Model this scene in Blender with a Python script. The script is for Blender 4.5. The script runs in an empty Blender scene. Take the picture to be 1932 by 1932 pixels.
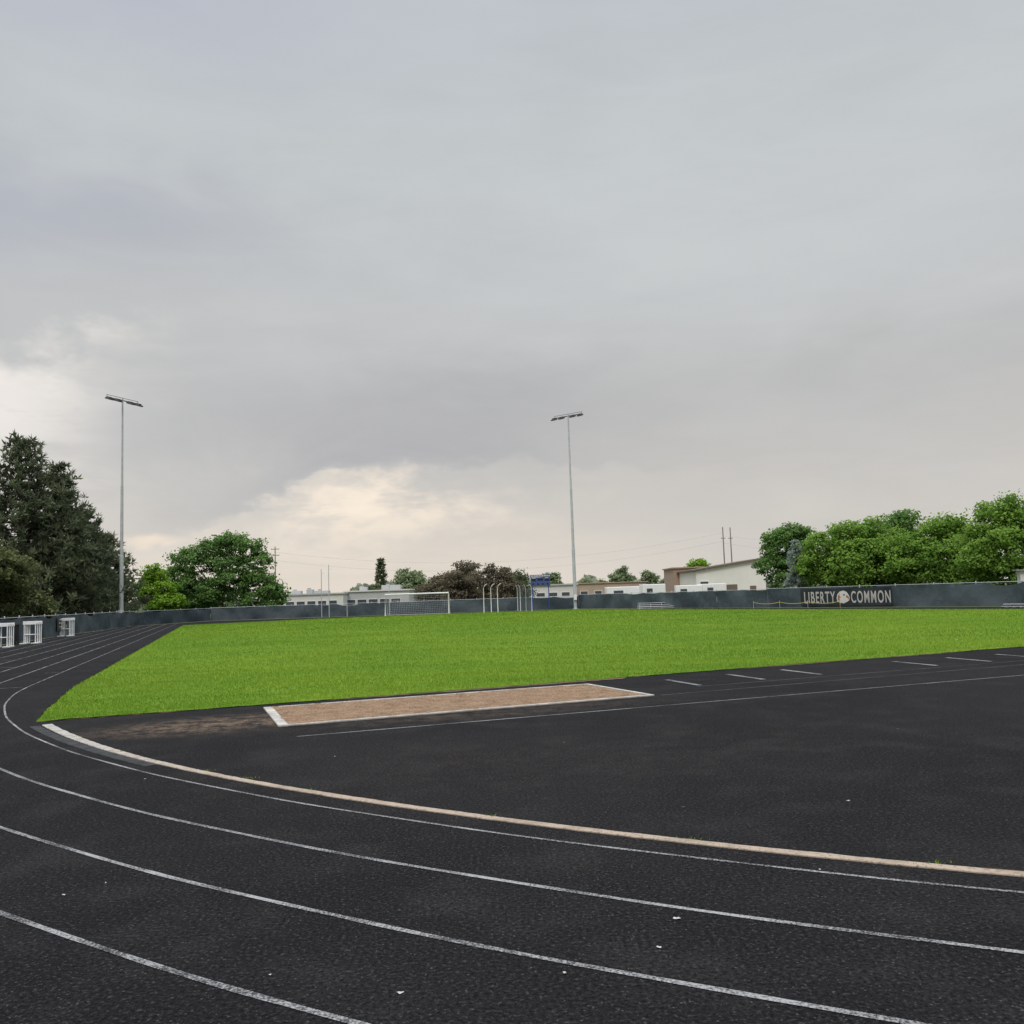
import bpy, math, random
import numpy as np
from mathutils import Matrix, Vector
random.seed(7); RNG=np.random.default_rng(11)
scene=bpy.context.scene
COL=bpy.context.collection

def lin(c):
    return tuple(((x/255)/12.92 if x/255<=0.04045 else ((x/255+0.055)/1.055)**2.4) for x in c)
# ---------------------------------------------------------------- materials
def newmat(name):
    m=bpy.data.materials.new(name); m.use_nodes=True
    nt=m.node_tree
    for n in list(nt.nodes): nt.nodes.remove(n)
    out=nt.nodes.new('ShaderNodeOutputMaterial')
    return m,nt,out
def N(nt,typ,**kw):
    n=nt.nodes.new(typ)
    for k,v in kw.items():
        if k.startswith('i_'):
            key=k[2:]
            n.inputs[int(key) if key.isdigit() else key.replace('_',' ')].default_value=v
        else: setattr(n,k,v)
    return n
def mth(nt,op,a,b=None,c=None,clamp=False):
    n=nt.nodes.new('ShaderNodeMath'); n.operation=op; n.use_clamp=clamp
    for i,v in enumerate((a,b,c)):
        if v is None: continue
        if isinstance(v,(int,float)): n.inputs[i].default_value=v
        else: nt.links.new(v,n.inputs[i])
    return n.outputs[0]
def maprange(nt,v,a,b,c=0.0,d=1.0,smooth=True):
    n=nt.nodes.new('ShaderNodeMapRange')
    n.interpolation_type='SMOOTHSTEP' if smooth else 'LINEAR'
    for i,x in enumerate((v,a,b,c,d)):
        if isinstance(x,(int,float)): n.inputs[i].default_value=x
        else: nt.links.new(x,n.inputs[i])
    return n.outputs[0]
def mixc(nt,f,a,b,mode='MIX'):
    n=nt.nodes.new('ShaderNodeMix'); n.data_type='RGBA'; n.blend_type=mode
    for idx,x in ((0,f),(6,a),(7,b)):
        if isinstance(x,(int,float)): n.inputs[idx].default_value=x
        elif isinstance(x,tuple): n.inputs[idx].default_value=(x[0],x[1],x[2],1)
        else: nt.links.new(x,n.inputs[idx])
    return n.outputs[2]
def noise(nt,vec,scale,detail=4,rough=.55,dist=0):
    n=nt.nodes.new('ShaderNodeTexNoise'); n.inputs['Scale'].default_value=scale
    n.inputs['Detail'].default_value=detail; n.inputs['Roughness'].default_value=rough
    n.inputs['Distortion'].default_value=dist
    if vec is not None: nt.links.new(vec,n.inputs['Vector'])
    return n.outputs[0]
def finish(nt,out,col,rough=.8,bump=None,bstr=.3,bdist=.01,spec=.3,metal=0.):
    b=nt.nodes.new('ShaderNodeBsdfPrincipled')
    if isinstance(col,tuple): b.inputs['Base Color'].default_value=(*col[:3],1)
    else: nt.links.new(col,b.inputs['Base Color'])
    if isinstance(rough,(int,float)): b.inputs['Roughness'].default_value=rough
    else: nt.links.new(rough,b.inputs['Roughness'])
    b.inputs['Specular IOR Level'].default_value=spec
    b.inputs['Metallic'].default_value=metal
    if bump is not None:
        bn=nt.nodes.new('ShaderNodeBump'); bn.inputs['Strength'].default_value=bstr; bn.inputs['Distance'].default_value=bdist
        nt.links.new(bump,bn.inputs['Height']); nt.links.new(bn.outputs[0],b.inputs['Normal'])
    nt.links.new(b.outputs[0],out.inputs[0])
    return b
def wpos(nt):
    return nt.nodes.new('ShaderNodeNewGeometry').outputs['Position']
def simple(name,col,rough=.7,var=.15,scale=3.,metal=0.,spec=.3,bs=0.):
    m,nt,out=newmat(name); p=nt.nodes.new('ShaderNodeTexCoord').outputs['Object']
    n=noise(nt,p,scale,4)
    n2=noise(nt,p,scale*9,3)
    f=mth(nt,'ADD',mth(nt,'MULTIPLY',n,.7),mth(nt,'MULTIPLY',n2,.3))
    f=maprange(nt,f,.3,.7,0,1)
    lo=tuple(c*(1-var) for c in col); hi=tuple(min(1,c*(1+var)) for c in col)
    finish(nt,out,mixc(nt,f,lo,hi),rough,bump=n2 if bs else None,bstr=bs,spec=spec,metal=metal)
    return m
def mat_track():
    m,nt,out=newmat('black_track_surface'); p=wpos(nt)
    big=noise(nt,p,.16,3,.6,.4); mid=noise(nt,p,1.1,4,.6); fine=noise(nt,p,36,3,.8); 
    vor=N(nt,'ShaderNodeTexVoronoi',i_Scale=44.); nt.links.new(p,vor.inputs['Vector'])
    col=mixc(nt,maprange(nt,big,.35,.65),(.0082,.0080,.0090),(.0140,.0134,.0140))
    col=mixc(nt,mth(nt,'MULTIPLY',maprange(nt,mid,.45,.72),.65),col,(.025,.0235,.0230))
    g=maprange(nt,fine,.53,.72); col=mixc(nt,mth(nt,'MULTIPLY',g,.8),col,(.072,.069,.069))
    d=maprange(nt,fine,.5,.37); col=mixc(nt,mth(nt,'MULTIPLY',d,.9),col,(.0015,.0015,.0018))
    sp=nt.nodes.new('ShaderNodeSeparateColor'); nt.links.new(vor.outputs['Color'],sp.inputs[0])
    gr=mth(nt,'MULTIPLY',mth(nt,'GREATER_THAN',sp.outputs[0],.94),mth(nt,'LESS_THAN',vor.outputs['Distance'],.28))
    col=mixc(nt,mth(nt,'MULTIPLY',gr,.45),col,(.14,.13,.12))
    sx=nt.nodes.new('ShaderNodeSeparateXYZ'); nt.links.new(p,sx.inputs[0])
    def blob(cx,cy,ax,ay,ang):
        dx=mth(nt,'SUBTRACT',sx.outputs[0],cx); dy=mth(nt,'SUBTRACT',sx.outputs[1],cy)
        u=mth(nt,'ADD',mth(nt,'MULTIPLY',dx,math.cos(ang)/ax),mth(nt,'MULTIPLY',dy,math.sin(ang)/ax))
        v=mth(nt,'ADD',mth(nt,'MULTIPLY',dx,-math.sin(ang)/ay),mth(nt,'MULTIPLY',dy,math.cos(ang)/ay))
        r=mth(nt,'SQRT',mth(nt,'ADD',mth(nt,'MULTIPLY',u,u),mth(nt,'MULTIPLY',v,v)))
        return maprange(nt,r,1.,.1)
    b1=blob(-5.1,15.5,2.9,1.6,.37); b2=blob(-.6,15.7,4.6,1.1,.37); b3=blob(.5,11.3,7.0,2.6,.2)
    s=mth(nt,'MAXIMUM',b1,mth(nt,'MULTIPLY',b2,.3))
    s=mth(nt,'MAXIMUM',s,mth(nt,'MULTIPLY',b3,.05))
    nn=maprange(nt,noise(nt,p,3.2,5,.8),.38,.66)
    nn=mth(nt,'MULTIPLY',nn,maprange(nt,fine,.30,.62,.35,1.))
    s=mth(nt,'MULTIPLY',mth(nt,'MULTIPLY',s,nn),.8)
    col=mixc(nt,s,col,(.27,.19,.13))
    h=mth(nt,'ADD',fine,mth(nt,'MULTIPLY',mid,.6))
    finish(nt,out,col,.9,bump=h,bstr=1.,bdist=.016,spec=.10)
    return m
def mat_line(name,col=(.34,.34,.335),wear=.3):
    m,nt,out=newmat(name); p=wpos(nt)
    a=noise(nt,p,60,4,.75); b=noise(nt,p,1.3,4,.6)
    w=mth(nt,'ADD',mth(nt,'MULTIPLY',a,.75),mth(nt,'MULTIPLY',b,.40))
    f=maprange(nt,w,.46,.46+.17*(1+wear))
    c=mixc(nt,f,col,(.028,.028,.03))
    finish(nt,out,c,.85,bump=a,bstr=.6,bdist=.006,spec=.12)
    return m
def mat_kerb():
    m,nt,out=newmat('weathered_kerb_concrete'); p=wpos(nt)
    sx=nt.nodes.new('ShaderNodeSeparateXYZ'); nt.links.new(p,sx.inputs[0])
    a=noise(nt,p,3.,5,.75); b=noise(nt,p,35,3,.7)
    f=maprange(nt,mth(nt,'ADD',sx.outputs[0],mth(nt,'MULTIPLY',a,3.)),-6.5,-.5)
    c=mixc(nt,f,(.42,.405,.375),(.39,.315,.245))
    c=mixc(nt,mth(nt,'MULTIPLY',maprange(nt,a,.44,.66),.65),c,(.24,.19,.145))
    c=mixc(nt,mth(nt,'MULTIPLY',maprange(nt,b,.52,.68),.7),c,(.10,.08,.06))
    finish(nt,out,c,.9,bump=b,bstr=.5,bdist=.01,spec=.15); return m
def mat_lawn():
    m,nt,out=newmat('lawn_turf'); p=wpos(nt)
    big=noise(nt,p,.09,3,.6,.5); mid=noise(nt,p,.9,5,.65); fine=noise(nt,p,16,3,.75)
    mp=nt.nodes.new('ShaderNodeMapping'); mp.inputs['Scale'].default_value=(.25,1.6,1); nt.links.new(p,mp.inputs[0])
    st=noise(nt,mp.outputs[0],1.2,4,.65)
    c=mixc(nt,maprange(nt,big,.35,.65),(.105,.205,.016),(.150,.245,.020))
    c=mixc(nt,mth(nt,'MULTIPLY',maprange(nt,mid,.42,.72),.5),c,(.17,.25,.03))
    c=mixc(nt,mth(nt,'MULTIPLY',maprange(nt,st,.52,.34),.45),c,(.07,.15,.012))
    c=mixc(nt,mth(nt,'MULTIPLY',maprange(nt,fine,.50,.30),.5),c,(.05,.11,.010))
    finish(nt,out,c,.9,bump=mth(nt,'ADD',fine,mid),bstr=.8,bdist=.04,spec=.08)
    return m
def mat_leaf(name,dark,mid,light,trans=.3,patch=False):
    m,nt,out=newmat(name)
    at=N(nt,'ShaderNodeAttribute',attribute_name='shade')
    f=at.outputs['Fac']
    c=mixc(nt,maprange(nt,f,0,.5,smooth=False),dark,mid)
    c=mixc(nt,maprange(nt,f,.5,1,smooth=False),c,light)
    if patch:
        p=wpos(nt); a=noise(nt,p,.11,4,.6,.6)
        mp=nt.nodes.new('ShaderNodeMapping'); mp.inputs['Scale'].default_value=(.16,1.,1); mp.inputs['Rotation'].default_value=(0,0,.1); nt.links.new(p,mp.inputs[0])
        b_=noise(nt,mp.outputs[0],.55,4,.65)
        k=mixc(nt,maprange(nt,a,.38,.62),(.80,.88,.95),(1.14,1.04,1.1)); c=mixc(nt,1.,c,k,'MULTIPLY')
        k=mixc(nt,maprange(nt,b_,.36,.60),(.78,.85,.87),(1.05,1.04,1.)); c=mixc(nt,1.,c,k,'MULTIPLY')
    d=nt.nodes.new('ShaderNodeBsdfDiffuse'); t=nt.nodes.new('ShaderNodeBsdfTranslucent'); mx=nt.nodes.new('ShaderNodeMixShader')
    nt.links.new(c,d.inputs[0]); nt.links.new(c,t.inputs[0]); mx.inputs[0].default_value=trans
    nt.links.new(d.outputs[0],mx.inputs[1]); nt.links.new(t.outputs[0],mx.inputs[2]); nt.links.new(mx.outputs[0],out.inputs[0])
    return m
def mat_sand():
    m,nt,out=newmat('pit_sand'); p=wpos(nt)
    a=noise(nt,p,36,3,.8); b=noise(nt,p,3.2,5,.7); c0=noise(nt,p,11,3,.7)
    c=mixc(nt,maprange(nt,b,.35,.65),(.23,.145,.088),(.35,.235,.15))
    c=mixc(nt,mth(nt,'MULTIPLY',maprange(nt,a,.5,.7),.7),c,(.50,.37,.265))
    c=mixc(nt,mth(nt,'MULTIPLY',maprange(nt,a,.47,.34),.85),c,(.085,.05,.03))
    finish(nt,out,c,.95,bump=mth(nt,'ADD',a,mth(nt,'MULTIPLY',c0,2)),bstr=1.,bdist=.03,spec=.1)
    return m
def mat_ground():
    m,nt,out=newmat('rough_ground'); p=wpos(nt)
    c=mixc(nt,maprange(nt,noise(nt,p,.08,4),.4,.6),(.07,.10,.03),(.14,.12,.08))
    c=mixc(nt,mth(nt,'MULTIPLY',maprange(nt,noise(nt,p,3,3),.4,.65),.4),c,(.04,.06,.02))
    finish(nt,out,c,.95,spec=.1); return m
def mat_screen(name='windscreen_fabric',k=1.):
    m,nt,out=newmat(name); p=wpos(nt)
    a=noise(nt,p,.30,4,.6); b=noise(nt,p,2.2,4,.6,.5)
    c=mixc(nt,maprange(nt,a,.35,.65),(.042*k,.058*k,.067*k),(.082*k,.104*k,.115*k))
    c=mixc(nt,mth(nt,'MULTIPLY',maprange(nt,b,.5,.75),.35),c,(.13*k,.15*k,.16*k))
    finish(nt,out,c,.75,bump=b,bstr=.6,bdist=.08,spec=.2); return m
def mat_brick():
    m,nt,out=newmat('tan_brick'); tc=nt.nodes.new('ShaderNodeTexCoord')
    b=N(nt,'ShaderNodeTexBrick',i_Scale=4.,i_Color1=(.36,.24,.17,1),i_Color2=(.30,.20,.14,1),i_Mortar=(.36,.30,.25,1))
    mp=nt.nodes.new('ShaderNodeMapping'); mp.inputs['Rotation'].default_value=(math.radians(90),0,0); nt.links.new(tc.outputs['Object'],mp.inputs[0])
    nt.links.new(mp.outputs[0],b.inputs['Vector'])
    finish(nt,out,b.outputs[0],.85); return m
def mat_glass():
    m,nt,out=newmat('dark_window_glass'); finish(nt,out,(.06,.07,.08),.2,spec=.5); return m

M=dict(track=mat_track(),line=mat_line('worn_white_paint'),line_faint=mat_line('faint_white_paint',(.17,.17,.18),.2),lawn=mat_lawn(),
 sand=mat_sand(),ground=mat_ground(),screen=mat_screen(),banner=mat_screen('banner_cloth_fabric',.45),brick=mat_brick(),glass=mat_glass(),
 kerb=mat_kerb(),kerbw=simple('pale_timber',(.41,.385,.35),.8,.35,2.,bs=.3),
 galv=simple('galvanised_steel',(.46,.48,.50),.5,.12,1.5,metal=.1),white=simple('white_painted_metal',(.76,.76,.75),.5,.06),
 black=simple('black_plastic',(.02,.02,.022),.5,.2),lamp=simple('dark_lamp_housing',(.085,.09,.10),.5,.2),
 bark=simple('bark',(.085,.065,.05),.95,.35,2.,bs=.5),wood=simple('weathered_utility_pole_wood',(.20,.185,.17),.9,.2),
 wallw=simple('white_stucco_wall',(.60,.59,.57),.8,.06,.4),wallg=simple('grey_wall',(.42,.43,.43),.8,.08,.4),
 cream=simple('cream_metal_siding',(.74,.72,.67),.7,.05,.4),brown=simple('brown_roof_trim',(.15,.12,.095),.7,.15),
 roofg=simple('grey_roofing',(.22,.23,.24),.8,.12),tan=simple('tan_block_wall',(.42,.33,.25),.85,.1,.5),
 blue=simple('blue_painted_panel',(.055,.08,.22),.6,.15),bluep=simple('blue_painted_post',(.035,.07,.34),.5,.1),
 digit=simple('dark_display_window',(.015,.018,.035),.3,.1),grate=simple('grey_drain_grate',(.085,.088,.092),.8,.35,6),
 dirt=simple('brown_soil',(.13,.085,.05),.95,.4,6.,bs=.5),leaflit=simple('pale_fallen_petal',(.46,.44,.41),.8,.1,20),
 letter=simple('pale_banner_print',(.47,.455,.42),.7,.1),orange=simple('rust_red_banner_print',(.36,.14,.06),.7,.1),emw=simple('white_banner_print',(.62,.60,.56),.7,.05),
 tape=simple('yellow_caution_tape',(.45,.38,.12),.6,.1),alum=simple('aluminium_bench',(.50,.51,.52),.45,.08,metal=.2),
 net=simple('white_net_cord',(.6,.6,.59),.8,.05),cage=simple('grey_cage_net',(.16,.17,.18),.8,.05),tyre=simple('rubber_tyre',(.02,.02,.02),.9,.1),
 wire=simple('power_cable',(.30,.30,.30),.7,.1),ecream=simple('cream_painted_steel',(.54,.52,.46),.5,.06))

# ---------------------------------------------------------------- mesh helpers
class B:
    def __init__(s): s.v=[]; s.f=[]; s.m=[]
    def add(s,vs,fs,mi=0):
        o=len(s.v); s.v+= [tuple(v) for v in vs]; s.f+=[tuple(i+o for i in f) for f in fs]; s.m+=[mi]*len(fs)
    def box(s,c,d,rot=0,mi=0,M4=None):
        x,y,z=d[0]/2,d[1]/2,d[2]/2
        vs=[(a*x,b*y,e*z) for e in(-1,1) for b in(-1,1) for a in(-1,1)]
        R=Matrix.Rotation(rot,4,'Z') if M4 is None else M4
        vs=[R@Vector(v)+Vector(c) for v in vs]
        s.add(vs,[(0,2,3,1),(4,5,7,6),(0,1,5,4),(2,6,7,3),(0,4,6,2),(1,3,7,5)],mi)
    def tube(s,pts,rad,n=8,mi=0,cap=True):
        pts=[Vector(p) for p in pts]
        if isinstance(rad,(int,float)): rad=[rad]*len(pts)
        rings=[]
        for i,p in enumerate(pts):
            t=(pts[min(i+1,len(pts)-1)]-pts[max(i-1,0)]).normalized()
            a=Vector((0,0,1)) if abs(t.z)<.9 else Vector((1,0,0))
            u=t.cross(a).normalized(); w=t.cross(u)
            rings.append([p+(u*math.cos(2*math.pi*k/n)+w*math.sin(2*math.pi*k/n))*rad[i] for k in range(n)])
        vs=[v for r in rings for v in r]; fs=[]
        for i in range(len(pts)-1):
            for k in range(n):
                fs.append((i*n+k,i*n+(k+1)%n,(i+1)*n+(k+1)%n,(i+1)*n+k))
        if cap: fs+= [tuple(range(n)),tuple((len(pts)-1)*n+k for k in range(n-1,-1,-1))]
        s.add(vs,fs,mi)
    def obj(s,name,mats,parent=None,loc=(0,0,0),rot=0,smooth=False,bevel=0):
        me=bpy.data.meshes.new(name); me.from_pydata(s.v,[],s.f)
        for m in (mats if isinstance(mats,(list,tuple)) else [mats]): me.materials.append(m)
        if any(s.m): me.polygons.foreach_set('material_index',s.m)
        if smooth: me.polygons.foreach_set('use_smooth',[True]*len(me.polygons))
        me.update()
        o=bpy.data.objects.new(name,me); COL.objects.link(o); o.location=loc; o.rotation_euler=(0,0,rot)
        if parent: o.parent=parent
        if bevel:
            b=o.modifiers.new('bevel','BEVEL'); b.width=bevel; b.segments=2
        return o
def empty(name,loc,label,cat,rot=0,group=None):
    o=bpy.data.objects.new(name,None); COL.objects.link(o); o.location=loc; o.rotation_euler=(0,0,rot); o.empty_display_size=.3
    tag(o,label,cat,group); return o
def tag(o,label,cat,group=None):
    o['label']=label; o['category']=cat
    if group: o['group']=group
def clone(root,parts,loc,rot=0,label=None,scale=1.):
    r=root.copy(); COL.objects.link(r); r.location=loc; r.rotation_euler=(0,0,rot); r.scale=(scale,)*3
    if label: r['label']=label
    for p in parts:
        q=p.copy(); q.parent=r; COL.objects.link(q)
    return r
def quadmesh(name,V,mat,parent=None,loc=(0,0,0),shade=None,nper=4):
    n=len(V)//nper
    me=bpy.data.meshes.new(name); me.vertices.add(len(V)); me.vertices.foreach_set('co',V.astype(np.float32).ravel())
    me.loops.add(n*nper); me.loops.foreach_set('vertex_index',np.arange(n*nper,dtype=np.int32))
    me.polygons.add(n); me.polygons.foreach_set('loop_start',np.arange(0,n*nper,nper,dtype=np.int32))
    try: me.polygons.foreach_set('loop_total',np.full(n,nper,dtype=np.int32))
    except Exception: pass
    me.materials.append(mat)
    if shade is not None:
        a=me.attributes.new('shade','FLOAT','POINT'); a.data.foreach_set('value',np.repeat(shade,nper).astype(np.float32))
    me.update(calc_edges=True); me.validate()
    o=bpy.data.objects.new(name,me); COL.objects.link(o); o.location=loc
    if parent: o.parent=parent
    return o
def flat(name,pts,z,mat,kind=True):
    b=B(); b.add([(x,y,z) for x,y in pts],[tuple(range(len(pts)))]); o=b.obj(name,mat)
    if kind: o['kind']='structure'
    if o.data.polygons[0].normal.z<0: o.data.flip_normals()
    return o

# ---------------------------------------------------------------- camera
f_px=1698.; pitch=.09099; roll=.03314; H=2.023
Fv=Vector((0,math.cos(pitch),math.sin(pitch)));Uv=Vector((0,-math.sin(pitch),math.cos(pitch)));Rv=Vector((1,0,0))
R2=Rv*math.cos(roll)-Uv*math.sin(roll);U2=Uv*math.cos(roll)+Rv*math.sin(roll)
cd=bpy.data.cameras.new('camera'); cam=bpy.data.objects.new('camera',cd); COL.objects.link(cam); scene.camera=cam
cd.sensor_width=36; cd.lens=18*f_px/966.; cd.clip_end=3000; cd.clip_start=.05
mw=Matrix.Identity(4)
for i in range(3):
    mw[i][0]=R2[i]; mw[i][1]=U2[i]; mw[i][2]=-Fv[i]
mw[2][3]=H; cam.matrix_world=mw

# ---------------------------------------------------------------- world / light
w=bpy.data.worlds.new('World'); scene.world=w; w.use_nodes=True; nt=w.node_tree
for n in list(nt.nodes): nt.nodes.remove(n)
out=nt.nodes.new('ShaderNodeOutputWorld'); tc=nt.nodes.new('ShaderNodeTexCoord'); D=tc.outputs['Generated']
sx=nt.nodes.new('ShaderNodeSeparateXYZ'); nt.links.new(D,sx.inputs[0])
az=mth(nt,'ARCTAN2',sx.outputs[0],sx.outputs[1]); el=mth(nt,'ARCSINE',sx.outputs[2])
def mapped(sz,ry=.12):
    mp=nt.nodes.new('ShaderNodeMapping'); mp.inputs['Scale'].default_value=(1,1,sz); mp.inputs['Rotation'].default_value=(0,ry,0); nt.links.new(D,mp.inputs[0]); return mp.outputs[0]
m26=mapped(1.9,-.25)
n1=noise(nt,m26,2.6,4,.5,.5); n2=noise(nt,m26,7.,4,.6,.5); n3=noise(nt,m26,20,3,.6); n4=noise(nt,mapped(4.5,.10),5.5,4,.6,.5)
def add(*a):
    r=a[0]
    for x in a[1:]: r=mth(nt,'ADD',r,x)
    return r
def mul(*a):
    r=a[0]
    for x in a[1:]: r=mth(nt,'MULTIPLY',r,x)
    return r
n1c=mth(nt,'SUBTRACT',n1,.5); n2c=mth(nt,'SUBTRACT',n2,.5); n3c=mth(nt,'SUBTRACT',n3,.5); n4c=mth(nt,'SUBTRACT',n4,.5)
elp=add(el,mul(n1c,.16),mul(n2c,.06)); azp=add(az,mul(n2c,.35))
ramp=nt.nodes.new('ShaderNodeValToRGB'); e=ramp.color_ramp
stops=[(0,(212,205,197)),(.05,(208,203,196)),(.12,(199,196,192)),(.20,(191,191,190)),(.32,(194,196,197)),(.46,(193,198,200)),(.62,(189,194,200)),(.8,(190,195,203))]
e.elements[0].position=0; e.elements[0].color=(*lin(stops[0][1]),1); e.elements[1].position=stops[1][0]; e.elements[1].color=(*lin(stops[1][1]),1)
for p_,c_ in stops[2:]:
    k=e.elements.new(p_); k.color=(*lin(c_),1)
nt.links.new(elp,ramp.inputs[0])
c=ramp.outputs[0]
def ell(ca,ce,ra,re,a_=None,e_=None):
    u=mth(nt,'DIVIDE',mth(nt,'SUBTRACT',a_ or azp,ca),ra); v=mth(nt,'DIVIDE',mth(nt,'SUBTRACT',e_ or elp,ce),re)
    return maprange(nt,mth(nt,'SQRT',add(mul(u,u),mul(v,v))),1.,0.)
c=mixc(nt,mul(maprange(nt,az,-.1,.5),maprange(nt,el,.12,.0),.8),c,lin((201,197,192)))
c=mixc(nt,mul(ell(-.60,.39,.55,.11),.85),c,lin((175,179,189)))
c=mixc(nt,mul(ell(-.40,.62,.40,.13),.7),c,lin((180,185,196)))
c=mixc(nt,mul(ell(-.12,.205,.42,.075),.85),c,lin((177,177,179)))
c=mixc(nt,mul(ell(.30,.22,.4,.07),.45),c,lin((184,184,183)))
c=mixc(nt,mul(ell(.25,.42,.5,.2),.5),c,lin((199,203,204)))
# low cream glow
c=mixc(nt,mul(maprange(nt,el,.12,.0),maprange(nt,az,.32,-.10),.8),c,lin((229,218,205)))
# ragged opening under the dark cloud base
edge=add(mth(nt,'SUBTRACT',.146,mul(mth(nt,'MAXIMUM',mth(nt,'SUBTRACT',-.19,az),0.),.50)),mul(n2c,.060),mul(n3c,.045),mul(n1c,.05))
dd=mth(nt,'SUBTRACT',edge,el)
g=mth(nt,'DIVIDE',add(az,.155,mul(n2c,.45)),.125); g=mth(nt,'EXPONENT',mul(mul(g,g),-1.))
g2=mth(nt,'DIVIDE',add(az,.12),.26); g2=mth(nt,'EXPONENT',mul(mul(g2,g2),-1.))
c=mixc(nt,mul(maprange(nt,dd,-.07,-.004),maprange(nt,dd,.010,-.006),g2,.65),c,lin((174,174,177)))
soft=maprange(nt,az,-.22,-.02,.010,.05)
wisp=maprange(nt,add(mul(n4,.65),mul(n3,.35)),.38,.60,.15,1.)
fo=mul(maprange(nt,dd,0.,soft),g,maprange(nt,el,.02,.10,.2,1.),wisp)
c=mixc(nt,mul(fo,.9),c,lin((250,235,216)))
# pale break at the left
e2=add(el,mul(n2c,.14),mul(n3c,.06),mul(az,-.12))
fl=mul(maprange(nt,add(az,mul(n1c,.28),mul(n3c,.10)),-.32,-.53),maprange(nt,e2,.340,.290),maprange(nt,e2,.12,.27,.3,1.),maprange(nt,add(n4,n3c),.3,.6,.5,1.))
c=mixc(nt,mul(fl,.9),c,lin((240,234,228)))
c=mixc(nt,mul(ell(-.385,.068,.045,.010,az,add(el,mul(n3c,.02))),.7),c,lin((247,230,210)))
c=mixc(nt,1.,c,mixc(nt,maprange(nt,add(mul(n1,.6),mul(n4,.4)),.34,.66),(.96,.962,.965),(1.04,1.038,1.034)),'MULTIPLY')
zen=maprange(nt,el,.66,1.15,1.,4.6)  # unseen sky above the frame brightened to add light to the scene
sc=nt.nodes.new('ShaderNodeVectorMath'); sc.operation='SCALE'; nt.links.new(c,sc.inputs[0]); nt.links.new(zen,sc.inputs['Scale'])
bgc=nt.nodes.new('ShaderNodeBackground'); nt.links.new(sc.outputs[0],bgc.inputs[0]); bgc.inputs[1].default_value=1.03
sky=nt.nodes.new('ShaderNodeTexSky'); sky.sky_type='NISHITA'; sky.sun_disc=False
SE=math.radians(50); SA=math.radians(200)
sky.sun_elevation=SE; sky.sun_rotation=SA
bgs=nt.nodes.new('ShaderNodeBackground'); nt.links.new(sky.outputs[0],bgs.inputs[0]); bgs.inputs[1].default_value=.08
mx=nt.nodes.new('ShaderNodeMixShader'); mx.inputs[0].default_value=.97
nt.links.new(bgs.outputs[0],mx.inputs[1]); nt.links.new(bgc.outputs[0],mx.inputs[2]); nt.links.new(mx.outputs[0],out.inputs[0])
sd=bpy.data.lights.new('sun','SUN'); sd.energy=1.5; sd.angle=math.radians(20); sd.color=(1,.95,.87)
so=bpy.data.objects.new('sun',sd); COL.objects.link(so)
dirv=Vector((math.sin(SA)*math.cos(SE),math.cos(SA)*math.cos(SE),math.sin(SE)))
so.rotation_euler=dirv.to_track_quat('Z','Y').to_euler()
scene.view_settings.view_transform='Standard'; scene.view_settings.look='None'

# ---------------------------------------------------------------- ground
flat('ground',[(-1500,-400),(1500,-400),(1500,2500),(-1500,2500)],-.02,M['ground'])
FENCE=[(-23.5,27),(-29.1,48.4),(-34.5,69.6),(-39.6,93.1),(-36.4,108.2),(-17.2,108.3),(1.76,108.2),(7.6,108.),(23.1,82.7),(34.8,62.1),(45.5,43)]
flat('running_track',[(-23.5,27)]+FENCE[1:]+[(60,15),(45,-12),(0,-14),(-30,-5)],0,M['track'])
C0=(16.42,34.08); RA=31.03; dS=(-.306,.952); nS=(-.952,-.306); LW=1.067
def jitter_poly(pts,step,amp):
    o=[]
    n=len(pts)
    for i in range(n):
        a=np.array(pts[i]); b=np.array(pts[(i+1)%n]); L=np.hypot(*(b-a)); k=max(1,int(L/step))
        nv=np.array([-(b-a)[1],(b-a)[0]])/L
        for j in range(k):
            o.append(tuple(a+(b-a)*j/k+nv*random.uniform(-amp,amp)*(0 if j==0 else 1)))
    return o
near=[(-8.74,16.55),(-8.3,16.85),(-7.2,17.25),(-5.05,18.1),(-1.7,19.5),(1.63,20.9),(8,23.65),(14.85,26.6),(22,29.8),(40,37.5)]
far=[(40,42),(32.3,57),(20.3,80),(7.4,104.8),(-8,104.0),(-21.7,100.2),(-33.2,90.5)]
left=[(-24.5,63.6),(-15.75,36.7),(-11.4,23.35),(-10.2,20.2),(-9.45,18.3),(-9.0,17.2)]
LAWN=near+far+left
def fan_lawn(name,poly,z,mat):
    import bmesh
    bm=bmesh.new(); vs=[bm.verts.new((x,y,z)) for x,y in poly]; fc=bm.faces.new(vs); bmesh.ops.triangulate(bm,faces=[fc],ngon_method='EAR_CLIP')
    me=bpy.data.meshes.new(name); bm.normal_update(); bm.to_mesh(me); bm.free(); me.materials.append(mat)
    o=bpy.data.objects.new(name,me); COL.objects.link(o)
    if me.polygons[0].normal.z<0: me.flip_normals()
    return o
o=fan_lawn('lawn',jitter_poly(LAWN,.25,.035),.012,M['lawn']); o['kind']='structure'
fr=B()
edge_pts=[]
for i in range(len(near)-2):
    a=np.array(near[i]); b=np.array(near[i+1]); k=int(np.hypot(*(b-a))/.12)+1
    for j in range(k): edge_pts.append(a+(b-a)*j/k)
vs=[];fs=[]
for i,p_ in enumerate(edge_pts):
    ww=max(.02,.07+.10*math.sin(i*.11+1)*math.sin(i*.037)+random.uniform(-.03,.05)+ (.16 if -1.6<p_[0]<2.5 else 0)*random.uniform(.5,1))
    vs+=[(p_[0]-.06,p_[1]+.15,.006),(p_[0]+.36*ww,p_[1]-.93*ww,.006)]
    if i: fs.append((2*i-2,2*i-1,2*i+1,2*i))
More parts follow.
